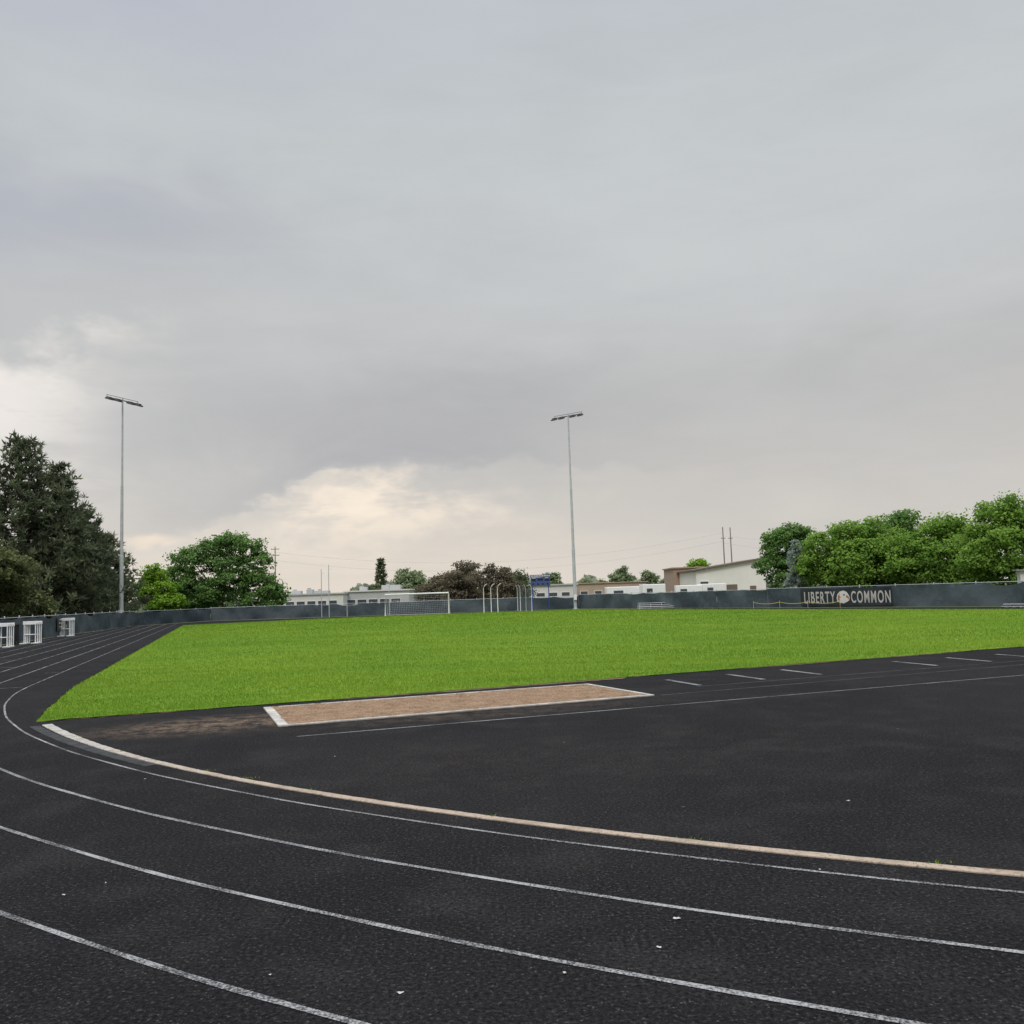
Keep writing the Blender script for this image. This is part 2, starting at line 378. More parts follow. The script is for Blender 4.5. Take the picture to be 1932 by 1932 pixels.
fr.add(vs,fs); o=fr.obj('soil_verge',M['dirt']); o['kind']='structure'

def lane(R,z,wd,name,mat,a0=197.8,a1=300,straight=100.):
    vs=[];fs=[]; pts=[]
    if straight:
        p0=(C0[0]+nS[0]*R,C0[1]+nS[1]*R)
        for s_ in np.linspace(straight,0,30)[:-1]:
            pts.append(((p0[0]+dS[0]*s_,p0[1]+dS[1]*s_),nS))
    for a in np.arange(a0,a1,.35):
        n_=(math.cos(math.radians(a)),math.sin(math.radians(a))); pts.append(((C0[0]+n_[0]*R,C0[1]+n_[1]*R),n_))
    for i,(p_,n_) in enumerate(pts):
        wb=wd*(1+.08*math.sin(i*1.7)+.06*math.sin(i*.6+R)); j=.005*math.sin(i*.43+R*2)
        vs+=[(p_[0]-n_[0]*(wb/2+j),p_[1]-n_[1]*(wb/2+j),z),(p_[0]+n_[0]*(wb/2-j),p_[1]+n_[1]*(wb/2-j),z)]
        if i: fs.append((2*i-2,2*i-1,2*i+1,2*i))
    b=B(); b.add(vs,fs); o=b.obj(name,mat); o['kind']='structure'
    if o.data.polygons[0].normal.z<0: o.data.flip_normals()
    return o
for k in range(7):
    lane(RA+LW*k,.004,.036 if k==0 else .047,'lane_marking',M['line'],straight=97 if k<5 else 80)
def strip(p,q,wd,z,name,mat):
    p=np.array(p,float);q=np.array(q,float);d=(q-p)/np.hypot(*(q-p));n_=np.array([-d[1],d[0]])*wd/2
    k=max(1,int(np.hypot(*(q-p))/.3)); vs=[];fs=[]
    for i in range(k+1):
        c_=p+(q-p)*i/k; ww=1+random.uniform(-.1,.1)
        vs+=[(*(c_-n_*ww),z),(*(c_+n_*ww),z)]
        if i: fs.append((2*i-2,2*i,2*i+1,2*i-1))
    b=B(); b.add(vs,fs); o=b.obj(name,mat); o['kind']='structure'
    if o.data.polygons[0].normal.z<0: o.data.flip_normals()
    return o
def onstraight(s_,off): return (C0[0]+nS[0]*(RA+off)+dS[0]*s_,C0[1]+nS[1]*(RA+off)+dS[1]*s_)
for s_,a_,b_ in ((-.6,.1,1.0),(1.2,1.15,2.05),(4.8,.1,.5),(9.,2.2,3.1),(14,3.3,4.1)):
    strip(onstraight(s_,a_),onstraight(s_,b_),.06,.009,'exchange_marking',M['line'])
strip((-3.34,13.75),(20,22.47),.045,.004,'runway_marking',M['line'])
strip((2.75,17.50),(20,24.55),.04,.004,'runway_marking',M['line_faint'])
strip((3.7,18.80),(20,25.2),.035,.004,'runway_marking',M['line_faint'])
for p_,q_ in (((3.32,20.4),(3.79,19.0)),((4.87,21.2),(5.33,19.75)),((6.34,21.85),(6.8,20.4)),((9.54,23.1),(9.95,21.6)),((11.18,23.7),(11.55,22.2)),((12.75,24.25),(13.1,22.8)),((14.4,24.9),(14.75,23.4))):
    strip(p_,q_,.13,.008,'takeoff_marking',M['line'])
# inner kerb : one continuous weathered concrete strip, a little wider at its end
b=B(); vs=[];fs=[]; n=0; h_=.012; be=.004
for a in np.linspace(216,300,420):
    ca,sa=math.cos(math.radians(a)),math.sin(math.radians(a)); j=random.uniform(-.008,.008); j2=random.uniform(-.006,.006)
    wd=.098+.062*max(0,min(1,(228-a)/10)); r1=30.685-.03*max(0,min(1,(228-a)/10)); r0=r1-wd
    for r_,z in [(r0+j,0),(r0+j,h_-be),(r0+be+j,h_),(r1-be+j2,h_),(r1+j2,h_-be),(r1+j2,0)]: vs.append((C0[0]+ca*r_,C0[1]+sa*r_,z))
    if n:
        for k in range(5): fs.append(((n-1)*6+k,n*6+k,n*6+k+1,(n-1)*6+k+1))
    n+=1
fs+=[tuple(range(6)),tuple(range((n-1)*6+5,(n-1)*6-1,-1))]
b.add(vs,fs); o=b.obj('kerb',M['kerb']); o['kind']='structure'
# thin line of soil gathered along the inside of the kerb
vs=[];fs=[]
for i,a in enumerate(np.linspace(226,300,500)):
    ca,sa=math.cos(math.radians(a)),math.sin(math.radians(a)); ww=max(.004,.018+.016*math.sin(i*.21)*math.sin(i*.057+1)+random.uniform(-.008,.010))
    vs+=[(C0[0]+ca*30.60,C0[1]+sa*30.60,.004),(C0[0]+ca*(30.587-ww),C0[1]+sa*(30.587-ww),.004)]
    if i: fs.append((2*i-2,2*i-1,2*i+1,2*i))
b=B(); b.add(vs,fs); o=b.obj('soil_verge',M['dirt']); o['kind']='structure'
if o.data.polygons[0].normal.z<0: o.data.flip_normals()
# slotted drain
b=B()
for i in range(170):
    a=math.radians(216.2+i*.062); ca,sa=math.cos(a),math.sin(a)
    if i%2==0: b.box((C0[0]+ca*30.775,C0[1]+sa*30.775,.005),(.16,.022,.008),a)
o=b.obj('drain_grate',M['grate']); tag(o,'grey slotted drain grate beside the pale kerb','drain')
# sand pit
P=[np.array(x) for x in ((-4.88,17.48),(1.54,19.91),(2.60,17.42),(-3.9,14.84))]
cen=sum(P)/4
inn=[p_+(cen-p_)/np.hypot(*(cen-p_))*.14 for p_ in P]
nx,ny=150,60; vs=[];fs=[]
for j in range(ny+1):
    for i in range(nx+1):
        u,v=i/nx,j/ny
        q=inn[0]*(1-u)*(1-v)+inn[1]*u*(1-v)+inn[2]*u*v+inn[3]*(1-u)*v
        z=.008+.012*(math.sin(q[0]*5+math.sin(q[1]*7))*math.sin(q[1]*6+q[0]*2)+1)/2+random.uniform(0,.018)
        vs.append((q[0],q[1],z))
for j in range(ny):
    for i in range(nx):
        a=j*(nx+1)+i; fs.append((a,a+nx+1,a+nx+2,a+1))
root=empty('sand_pit',(0,0,0),'long jump pit of brown sand framed by worn white boards','sand pit')
b=B(); b.add(vs,fs); b.obj('sand',M['sand'],root,smooth=True)
for i in range(4):
    a,b2=P[i],P[(i+1)%4]; d=(b2-a)/np.hypot(*(b2-a)); L=np.hypot(*(b2-a)); ang=math.atan2(d[1],d[0])
    nin=np.array([d[1],-d[0]]); wd=.08 if i!=3 else .16
    ex=0 if i%2==0 else -.12
    m_=(a+b2)/2+nin*wd/2
    bb=B(); bb.box((0,0,.014),(L+ex-.10 if i%2 else L,wd,.028)); o=bb.obj('border_board',M['kerbw'],root,(m_[0],m_[1],0),ang,bevel=.006)

lit=[(-.655,4.82),(.93,5.74),(.75,5.3),(1.5,8.56),(3.04,8.6),(-.24,7.88),(-4.41,10.8),(-3.08,6.84),(-3.27,6.59),(2.1,6.6),(.2,5.0),(-1.4,5.1),(-2.4,11.9),(.6,12.4),(5.2,12.6)]
for i,(x,y) in enumerate(lit):
    b=B(); r=random.uniform(.007,.016)*(1.5 if i in (0,1) else 1); n=9
    rim=[(math.cos(t)*r*random.uniform(.5,1.2)*1.3,math.sin(t)*r*random.uniform(.5,1.2),random.uniform(.002,.008)) for t in np.linspace(0,2*math.pi,n,endpoint=False)]
    b.add([(0,0,.008)]+rim,[(0,k+1,(k+1)%n+1) for k in range(n)])
    o=b.obj('fallen_petal',M['leaflit'] if i!=3 else M['dirt'],None,(x,y,.003),random.uniform(0,6)); tag(o,'small pale scrap lying on the black track','litter','pale scraps scattered on the track')

# ---------------------------------------------------------------- grass blades
def inside(px,py,poly):
    poly=np.array(poly); c_=np.zeros(len(px),bool); j=len(poly)-1
    for i in range(len(poly)):
        xi,yi=poly[i]; xj,yj=poly[j]
        k=((yi>py)!=(yj>py))&(px<(xj-xi)*(py-yi)/(yj-yi+1e-12)+xi); c_^=k; j=i
    return c_
GL=mat_leaf('grass_blade',(.092,.178,.014),(.170,.275,.024),(.235,.335,.048),.35,patch=True)
def blades(n,ymin,ymax,size,seed):
    r=np.random.default_rng(seed)
    d=ymin*(ymax/ymin)**(r.random(n)**1.15)
    t=r.uniform(-.62,.62,n); x=t*d; y=d
    ok=inside(x,y,LAWN); x=x[ok];y=y[ok];d=d[ok]; n=len(x)
    s=size*(d/18.)**.40
    cl=(np.sin(x*1.9+np.sin(y*1.3)*2)*np.sin(y*2.3+np.cos(x*.8)*2)+np.sin(x*.37+y*.21)*np.sin(y*.5-x*.13))*.25+.5
    h=s*(.6+.8*r.random(n))*(.7+.6*cl)
    a=r.random(n)*2*np.pi; wd=s*.15*(.7+.6*r.random(n))*(1+np.clip(d-40,0,70)/45); ln=r.uniform(.2,.9,n)*h; la=r.random(n)*2*np.pi
    V=np.zeros((n,3,3)); 
    V[:,0]=np.c_[x-np.cos(a)*wd,y-np.sin(a)*wd,np.full(n,.005)]
    V[:,1]=np.c_[x+np.cos(a)*wd,y+np.sin(a)*wd,np.full(n,.005)]
    V[:,2]=np.c_[x+np.cos(la)*ln,y+np.sin(la)*ln,.012+h]
    sh=np.clip(.24+cl*.32+r.random(n)*.36-.03,0,1)
    return V.reshape(-1,3),sh
V1,s1=blades(500000,15.5,106,.040,3)
o=quadmesh('grass',V1,GL,None,shade=s1,nper=3); o['kind']='stuff'
wv=[];ws=[]
for a in (220,224,228.5,230.1,232.4,237,240.5,243.8,251.3,256,262,262.6,263,265.2,271.2,271.9,272.3,275.5,276.2):
    a=math.radians(a)
    for k in range(18):
        r=30.575+random.uniform(-.025,.02); x=C0[0]+math.cos(a)*r+random.gauss(0,.07); y=C0[1]+math.sin(a)*r+random.gauss(0,.012)
        t=random.uniform(0,6.28); L=random.uniform(.010,.030)
        wv+=[(x-.005*math.sin(t),y+.005*math.cos(t),.005),(x+.005*math.sin(t),y-.005*math.cos(t),.005),(x+math.cos(t)*L,y+math.sin(t)*L,.012+L*.7)]; ws.append(random.random()*.7)
o=quadmesh('weeds',np.array(wv),GL,None,shade=np.array(ws),nper=3); o['kind']='stuff'

# ---------------------------------------------------------------- trees
LM=dict(
 pine=mat_leaf('pine_needles',(.050,.062,.042),(.108,.130,.082),(.17,.20,.115),.3),
 olive=mat_leaf('olive_leaves',(.048,.058,.030),(.105,.122,.056),(.165,.19,.082),.3),
 fresh=mat_leaf('fresh_green_leaves',(.075,.145,.030),(.165,.290,.052),(.235,.375,.075),.42),
 lime=mat_leaf('lime_green_leaves',(.08,.165,.02),(.18,.32,.035),(.26,.42,.06),.4),
 mid=mat_leaf('mid_green_leaves',(.055,.115,.038),(.120,.225,.064),(.185,.31,.088),.4),
 haze=mat_leaf('hazed_green_leaves',(.14,.175,.10),(.21,.265,.14),(.28,.345,.19),.35),  # distance haze put into the leaf colour by lightening the greens
 line=mat_leaf('hazy_tree_line_leaves',(.18,.20,.15),(.22,.25,.18),(.28,.31,.22),.3),  # horizon haze painted into these paler, greyer greens
 plum=mat_leaf('purple_leaves',(.068,.056,.045),(.130,.110,.078),(.185,.17,.108),.35),
 dkg=mat_leaf('dark_green_leaves',(.045,.062,.036),(.090,.122,.062),(.14,.175,.09),.25),
 spruce=mat_leaf('silver_spruce_needles',(.17,.21,.19),(.29,.35,.32),(.38,.44,.41),.3))
def leafquads(P_,Nrm,size,r,asp=1.):
    n=len(P_)
    t=r.normal(size=(n,3)); t-=Nrm*(t*Nrm).sum(1)[:,None]; t/=np.linalg.norm(t,axis=1)[:,None]
    b_=np.cross(Nrm,t); s=(size*(.6+.8*r.random(n)))[:,None]/2
    V=np.stack([P_-t*s*asp,P_-b_*s*.8,P_+t*s*asp,P_+b_*s*.8],1)
    return V.reshape(-1,3)
def crown_pts(lobes,n,r,clump=.42,dens=1.):
    vol=np.array([l[3]*l[4]*l[5] for l in lobes])**(2/3); ns=(vol/vol.sum()*n).astype(int)
    P_=[];NN=[];SH=[]
    for l,k in zip(lobes,ns):
        c_=np.array(l[:3]); R_=np.array(l[3:6])
        nc=max(14,int(R_.prod()**(2/3)*13*dens))
        d=r.normal(size=(nc,3)); d/=np.linalg.norm(d,axis=1)[:,None]; d[:,2]=np.where((d[:,2]<-.2)&(r.random(nc)<.35),-d[:,2]*.6,d[:,2])
        rad=.58+.52*r.random(nc)**.8
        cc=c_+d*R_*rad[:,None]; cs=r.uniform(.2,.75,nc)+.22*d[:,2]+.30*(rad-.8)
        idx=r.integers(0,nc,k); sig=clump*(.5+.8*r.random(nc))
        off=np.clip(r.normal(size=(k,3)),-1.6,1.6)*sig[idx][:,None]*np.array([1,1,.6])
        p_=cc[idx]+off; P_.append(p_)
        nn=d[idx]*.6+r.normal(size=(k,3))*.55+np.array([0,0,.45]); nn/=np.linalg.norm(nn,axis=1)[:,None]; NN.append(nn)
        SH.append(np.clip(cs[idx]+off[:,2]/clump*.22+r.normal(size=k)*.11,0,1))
    return np.vstack(P_),np.vstack(NN),np.concatenate(SH)
def trunk_mesh(root,h,rb,lobes,r,mat,frac=.45):
    b=B(); top=h*frac
    pts=[(0,0,-.1),(.02*h*r.normal()*.3,0,top*.4),(.03*h*r.normal()*.3,.02*h*r.normal()*.3,top)]
    b.tube(pts,[rb*1.25,rb*.9,rb*.7],9)
    for l in lobes:
        e_=Vector(l[:3]); s_=Vector(pts[2])*.9; m_=(s_+e_)/2+Vector((0,0,-.08*h))
        b.tube([s_,m_,e_,e_+Vector((r.normal()*.3,r.normal()*.3,l[5]*.6))],[rb*.5,rb*.35,rb*.2,rb*.06],6)
        for _ in range(3):
            q=e_+Vector((r.normal()*l[3]*.5,r.normal()*l[4]*.5,r.random()*l[5]*.6)); b.tube([m_*.3+e_*.7,q],[rb*.16,rb*.04],5)
    return b.obj('trunk',mat,root,smooth=True)
def broad(x,y,h,lobes,n,size,mat,label,name='tree',seed=1,clump=.42,rb=None,cat='tree',group=None,dens=1.,base=.0):
    r=np.random.default_rng(seed); root=empty(name,(x,y,0),label,cat,group=group)
    trunk_mesh(root,h,rb or h*.022,lobes,r,M['bark'])
    P_,NN,SH=crown_pts(lobes,n,r,clump,dens); ok=P_[:,2]>base; P_,NN,SH=P_[ok],NN[ok],SH[ok]
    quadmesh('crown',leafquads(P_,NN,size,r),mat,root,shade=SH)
    return root
def auto_lobes(R,h,zb,r,k=7):
    L=[]
    hc=h-zb
    L.append((0,0,zb+hc*.48,R*.66,R*.66,hc*.38))
    for i in range(k):
        a=2*math.pi*i/k+r.uniform(-.35,.35); z=zb+hc*r.uniform(.22,.72); q=R*(.62 if z<zb+hc*.55 else .46)*r.uniform(.85,1.15)
        s=R*r.uniform(.28,.46); L.append((math.cos(a)*q,math.sin(a)*q,z,s,s,hc*r.uniform(.15,.25)))
    for i in range(3):
        a=r.uniform(0,6.28); s=R*r.uniform(.20,.36); L.append((math.cos(a)*R*.35,math.sin(a)*R*.35,zb+hc*r.uniform(.70,.87),s,s,hc*.14))
    return L
def conifer(x,y,h,R,n_wh,mat,label,seed,name='pine_tree',power=.75,bl=.42,bw=.10,zb=.06,tufts=7,nb=9,blades_=9,droop=0.,cat='tree',group=None):
    r=np.random.default_rng(seed); root=empty(name,(x,y,0),label,cat,group=group)
    b=B(); b.tube([(0,0,-.1),(0,0,h*.5),(.0,0,h*.97)],[h*.018,h*.011,.03],8)
    P_=[];A_=[];SH=[]
    for k in range(n_wh):
        fz=zb+(1-zb)*(k+r.uniform(-.3,.3))/n_wh; fz=min(max(fz,.02),.985); z=h*fz
        Rk=R*((1-fz)**power)*(1 if fz>.2 else .8+fz)
        a0=r.uniform(0,6.28)
        for j in range(nb):
            a=a0+2*math.pi*j/nb+r.uniform(-.3,.3); L=Rk*r.uniform(.58,1.18)+.15; up=r.uniform(.12,.42)-droop
            if fz>.85: up+=.7*(fz-.85)/.15
            e_=np.array([math.cos(a)*L,math.sin(a)*L,z+L*up]); s_=np.array([0,0,z])
            if j%2==0 and L>.8: b.tube([s_,(s_+e_)/2+np.array([0,0,-.05*L]),e_],[.05+.012*L,.03+.006*L,.012],5)
            base_sh=r.uniform(.12,.75)
            nt_=max(3,int(tufts*L/R*1.6))
            for q in range(nt_):
                tq=.25+.75*(q+r.random())/nt_; c_=s_+(e_-s_)*tq+r.normal(size=3)*np.array([.13,.13,.09])*max(.5,L*.42)
                kk=blades_
                d=r.normal(size=(kk,3))*.8+np.array([math.cos(a)*.5,math.sin(a)*.5,.65]); d/=np.linalg.norm(d,axis=1)[:,None]
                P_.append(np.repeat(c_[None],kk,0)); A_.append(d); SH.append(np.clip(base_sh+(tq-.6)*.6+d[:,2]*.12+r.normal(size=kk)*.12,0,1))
    b.obj('trunk',M['bark'],root,smooth=True)
    P_=np.vstack(P_);A_=np.vstack(A_);SH=np.concatenate(SH); n=len(P_)
    side=np.cross(A_,r.normal(size=(n,3))); side/=np.linalg.norm(side,axis=1)[:,None]
    L=(bl*(.6+.7*r.random(n)))[:,None]; W=bw*(.7+.6*r.random(n))[:,None]/2
    V=np.stack([P_-side*W*.5,P_+A_*L*.45-side*W,P_+A_*L,P_+A_*L*.45+side*W],1).reshape(-1,3)
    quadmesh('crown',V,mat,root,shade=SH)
    return root
conifer(-47.2,86,18.4,7.8,28,LM['pine'],'tall dark pine with ragged crown behind the fence',21,tufts=10,nb=10,power=.66,bl=.62,bw=.14,blades_=11,zb=.03)
conifer(-45.0,89,16.2,5.8,26,LM['pine'],'dark pine leaning against its taller neighbour',22,tufts=9,nb=9,power=.70,bl=.6,bw=.14,blades_=10,zb=.03)
conifer(-45.2,94.5,12.4,5.2,20,LM['pine'],'broad dark pine standing behind the lamp pole',23,tufts=9,nb=9,power=.65,bl=.58,bw=.14,blades_=10,zb=.03)
conifer(-47.2,104,10.4,4.8,17,LM['pine'],'shorter dark pine at the end of the row',24,tufts=8,nb=9,power=.6,bl=.58,bw=.15,blades_=10,zb=.03)
conifer(-52.5,80,16.,7.,20,LM['pine'],'dark pine partly hidden in the row',25,tufts=8,nb=9,power=.62,bl=.65,bw=.18,blades_=8,zb=.03)
rr=np.random.default_rng(5)
broad(-37.4,63,7.6,auto_lobes(3.6,7.6,.6,rr,8),17000,.22,LM['olive'],'dull olive green tree growing over the fence',seed=31,clump=.35)
broad(-41.5,72,7.,auto_lobes(4.,7.,.4,rr,8),14000,.25,LM['olive'],'dull olive shrub below the dark pines',seed=32,name='shrub',cat='shrub')
broad(-44.6,113,7.4,auto_lobes(3.0,7.4,.2,rr,8),13000,.26,LM['lime'],'bright lime green bushy tree beside the pines',seed=33)
broad(-44.0,123,5.8,auto_lobes(4.0,5.8,.2,rr,6),10000,.3,LM['dkg'],'low dark bush between two green trees',seed=34,name='bush',cat='bush')
big=[(-4.1,0,7.9,2.6,2.6,1.7),(-5.6,0,6.0,2.0,2,1.5),(-1.6,.8,9.0,2.2,2.2,1.5),(.9,-.3,10.0,1.7,1.7,1.1),(3.0,.5,9.2,2.3,2.3,1.6),(4.5,0,7.3,1.9,2,1.5),(.4,0,7.2,2.6,2.6,1.7),(-3.9,-.3,4.2,2.6,2.4,1.8),(1.6,-.6,4.9,2.6,2.4,1.8),(4.9,0,4.6,2.3,2.2,1.6),(-1.2,0,3.0,2.4,2.2,1.6),(6.3,-.3,3.3,1.8,1.8,1.7),(7.0,0,1.8,1.4,1.6,1.5),(3.8,0,2.2,2.3,2,1.7),(-4.4,0,1.9,2.0,2,1.5)]
broad(-38.2,118,11.,big,33000,.28,LM['mid'],'large rounded green deciduous tree behind the far fence',seed=35,clump=.45,dens=.9)
for i,(px,d,h,R,mk,lab) in enumerate(((838,123,5.4,3.4,'plum','dark purple leaved tree behind the fence'),(893,125,6.9,4.0,'plum','tallest purple leaved tree in the clump'),(940,122,6.4,3.1,'plum','purple leaved tree beside the throwing cage'),(868,119,5.,3.0,'plum','low purple leaved tree in the clump'),
      (977,135,5.8,2.6,'dkg','small dark green tree behind the cage'),(700,190,5.,3.4,'dkg','low dark green bush by the white building'),(772,180,8.6,4.0,'haze','pale green tree beside the white building'),(800,200,6.,3.4,'haze','pale green tree beyond the purple trees'))):
    t=(px-972)/1707.
    broad(t*d,d,h,auto_lobes(R,h,.2,rr,8),10000 if mk=='plum' else 6500,.25 if d<150 else .36,LM[mk],lab,seed=50+i,clump=.42)
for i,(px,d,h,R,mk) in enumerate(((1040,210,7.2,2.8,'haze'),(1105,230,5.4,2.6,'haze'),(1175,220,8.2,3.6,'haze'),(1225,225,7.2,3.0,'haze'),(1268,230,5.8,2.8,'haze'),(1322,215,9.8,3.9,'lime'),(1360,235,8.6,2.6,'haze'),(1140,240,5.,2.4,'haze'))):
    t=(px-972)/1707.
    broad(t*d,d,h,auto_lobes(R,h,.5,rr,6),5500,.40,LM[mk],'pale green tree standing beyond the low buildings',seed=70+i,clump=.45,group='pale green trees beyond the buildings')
broad(30.6,101,9.1,[(0,0,6.2,2.2,2,2.2),(-1.3,0,4.2,2.0,2,1.7),(1.5,0,4.6,1.9,2,1.9),(.6,0,7.9,1.2,1.3,1.1),(-1.2,.3,7.1,1.2,1.3,1.1),(1.9,0,7.5,.9,1,1.0),(0,0,2.6,2.2,2,1.6)],16000,.25,LM['mid'],'upright green tree beside the silvery spruce',seed=81)
conifer(27.6,88,6.4,1.6,20,LM['spruce'],'small silvery blue spruce behind the fence',82,name='spruce_tree',power=.8,bl=.32,bw=.12,tufts=6,nb=8,blades_=8,droop=.15)
broad(32.6,86,8.1,[(0,0,4.3,3.8,3.3,2.4),(-3.0,0,5.4,1.9,2,1.3),(2.7,0,5.8,2.0,2.2,1.4),(0,0,6.6,1.9,2,1.1),(-3.9,0,3.4,1.6,1.8,1.4),(4.0,0,3.6,1.5,1.8,1.5),(0,0,2.2,3.9,3,1.6),(1.4,-.6,7.3,1.0,1.2,.6),(-1.5,-.5,7.1,.8,.9,.5),(-1.6,-2.2,3.6,1.5,1.3,1.0),(1.8,-2.2,4.6,1.5,1.3,1.0)],30000,.23,LM['fresh'],'wide rounded bright green tree behind the fence',seed=83,clump=.48)
broad(38.0,88,9.0,auto_lobes(3.6,9.0,.5,rr,8),15000,.25,LM['mid'],'green tree rising between two rounded ones',seed=84)
broad(38.6,82,7.8,[(0,0,4.2,3.5,3.3,2.3),(-2.5,0,5.0,1.8,2,1.3),(2.4,0,5.8,1.9,2,1.4),(.2,0,6.6,1.6,1.8,1.0),(-3.3,0,3.2,1.5,1.8,1.4),(0,0,2.2,3.7,3,1.6),(1.3,-.6,7.3,.8,.9,.5),(-.6,-2.2,4.2,1.5,1.3,1.0)],27000,.23,LM['fresh'],'rounded bright green tree in the row',seed=85,clump=.48)
broad(41.0,74.5,8.9,[(0,0,4.8,3.0,3.1,2.6),(-2.2,0,5.0,1.7,2,1.4),(1.3,0,6.9,1.8,2,1.4),(-.9,0,7.4,1.3,1.6,1.0),(-2.7,0,3.2,1.6,1.8,1.4),(0,0,2.2,3.2,3,1.6),(.3,-.5,8.4,.8,.8,.5)],25000,.22,LM['fresh'],'tall bright green tree at the end of the row',seed=86,clump=.46)
broad(46.0,74,9.3,auto_lobes(4.,9.3,.5,rr,8),14000,.25,LM['mid'],'green tree continuing the row past the last one',seed=87)
broad(35.6,93,7.,auto_lobes(4.2,7.,.3,rr,7),12000,.28,LM['mid'],'green tree filling the gap in the row',seed=88)
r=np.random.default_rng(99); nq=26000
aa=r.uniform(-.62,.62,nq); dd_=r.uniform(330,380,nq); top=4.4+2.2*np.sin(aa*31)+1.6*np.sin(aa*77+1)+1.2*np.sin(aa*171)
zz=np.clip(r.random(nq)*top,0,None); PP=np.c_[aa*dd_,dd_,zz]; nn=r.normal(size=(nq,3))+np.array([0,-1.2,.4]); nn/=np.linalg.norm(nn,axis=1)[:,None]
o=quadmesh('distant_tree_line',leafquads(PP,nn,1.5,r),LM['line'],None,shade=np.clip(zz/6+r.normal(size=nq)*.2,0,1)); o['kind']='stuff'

# ---------------------------------------------------------------- fence
def fence_run(p,q,h,label,seed):
    r=random.Random(seed); p=np.array(p);q=np.array(q);L=np.hypot(*(q-p)); ang=math.atan2(*(q-p)[::-1])
    root=empty('chain_link_fence',(p[0],p[1],0),label,'fence',rot=ang)
    n=max(4,int(L/.35)); nz=6; vs=[];fs=[]
    span=3.0; droop=[r.uniform(.02,.12)*(2.6 if r.random()<.2 else 1) for _ in range(int(L/span)+2)]
    for i in range(n+1):
        x=L*i/n; sag=droop[int(x/span)]*abs(math.sin(math.pi*x/span))
        for j in range(nz+1):
            z=.05+(h-.10-sag)*j/nz
            yb=.06*math.sin(x*1.1+seed)*math.sin(math.pi*j/nz)+.035*math.sin(x*3.3)*math.sin(math.pi*j/nz)+r.uniform(-.01,.01)
            vs.append((x,yb,z))
    for i in range(n):
        for j in range(nz):
            a=i*(nz+1)+j; fs.append((a,a+nz+1,a+nz+2,a+1))
    b=B(); b.add(vs,fs); b.obj('windscreen',M['screen'],root,smooth=True)
    b=B(); b.tube([(0,.09,h-.03),(L,.09,h-.03)],.024,6); b.obj('top_rail',M['galv'],root)
    k=int(L/span); pm=None
    for i in range(k+1):
        if pm is None:
            b=B(); b.tube([(0,0,0),(0,0,h+.04),(0,0,h+.05),(0,0,h+.09)],[.035,.035,.045,.01],8)
            pm=b.obj('post',M['galv'],root,(L*i/k,.10,0))
        else:
            o=pm.copy(); COL.objects.link(o); o.parent=root; o.location=(L*i/k,.10,0)
    return root
hs=[1.62,1.62,1.6,1.55,1.6,1.6,1.62,1.74,1.78,1.78]
for i in range(len(FENCE)-1):
    fence_run(FENCE[i],FENCE[i+1],hs[i],'chain-link fence covered with dark slate windscreen fabric',i+1)

fd=np.array([34.8-23.1,62.1-82.7]); fL=np.hypot(*fd); fd/=fL; fang=math.atan2(fd[1],fd[0]); fn=np.array([fd[1],-fd[0]])
if fn@np.array([-1,-.5])<0: fn=-fn
def on_fence(s_,z,off=.13): 
    q=np.array([23.1,82.7])+fd*s_+fn*off; return (q[0],q[1],z)
root=empty('fence_banner',on_fence(4.35,0,.14),'dark banner with pale LIBERTY COMMON lettering and eagle emblem','banner',rot=fang)
bb=B(); bb.box((4.35,0,.89),(9.3,.012,1.46)); bb.obj('banner_cloth',M['banner'],root)
def lettering(txt,x0,wd,z0,hgt):
    cu=bpy.data.curves.new('lettering','FONT'); cu.body=txt; cu.size=1.; cu.offset=.014; cu.extrude=.004; cu.space_character=1.22
    t=bpy.data.objects.new('tmp',cu); COL.objects.link(t); bpy.context.view_layer.update()
    dg=bpy.context.evaluated_depsgraph_get(); me=bpy.data.meshes.new_from_object(t.evaluated_get(dg)); bpy.data.objects.remove(t)
    me.materials.clear(); me.materials.append(M['letter'])
    o=bpy.data.objects.new('lettering',me); COL.objects.link(o)
    ys=[v.co.y for v in me.vertices]; xs=[v.co.x for v in me.vertices]
    sx_=wd/(max(xs)-min(xs)); sy_=hgt/(max(ys)-min(ys)); mx_=min(xs); my=min(ys)
    for v in me.vertices:
        v.co=Vector(((v.co.x-mx_)*sx_,v.co.z,(v.co.y-my)*sy_))
    o.parent=root; o.location=(x0,-.016,z0); return o
lettering('LIBERTY',.12,3.35,.38,.98); lettering('COMMON',5.1,3.8,.38,.98)
b=B()
head=[(3.68,.50),(3.62,.82),(3.72,1.12),(3.98,1.34),(4.35,1.42),(4.68,1.30),(4.86,1.06),(4.96,.84),(4.90,.62),(4.72,.50),(4.5,.42),(4.28,.34),(4.1,.42),(3.95,.34),(3.85,.46)]
b.add([(x,-.018,z) for x,z in head],[tuple(range(len(head)))]); b.obj('emblem',M['emw'],root)
b=B(); b.add([(x,-.024,z) for x,z in ((3.74,.60),(3.76,.98),(3.98,1.22),(3.92,1.0),(4.06,.86),(3.9,.78),(3.96,.60))],[tuple(range(7))]); b.obj('emblem_feather',M['orange'],root)
b=B(); b.add([(x,-.024,z) for x,z in ((4.60,1.02),(4.78,1.0),(4.90,.84),(4.84,.64),(4.74,.80),(4.60,.84))],[tuple(range(6))]); b.obj('emblem_beak',M['orange'],root)
b=B(); b.add([(x,-.026,z) for x,z in ((4.30,1.10),(4.48,1.12),(4.46,1.0),(4.34,.99))],[(0,1,2,3)]); b.obj('emblem_eye',M['banner'],root)

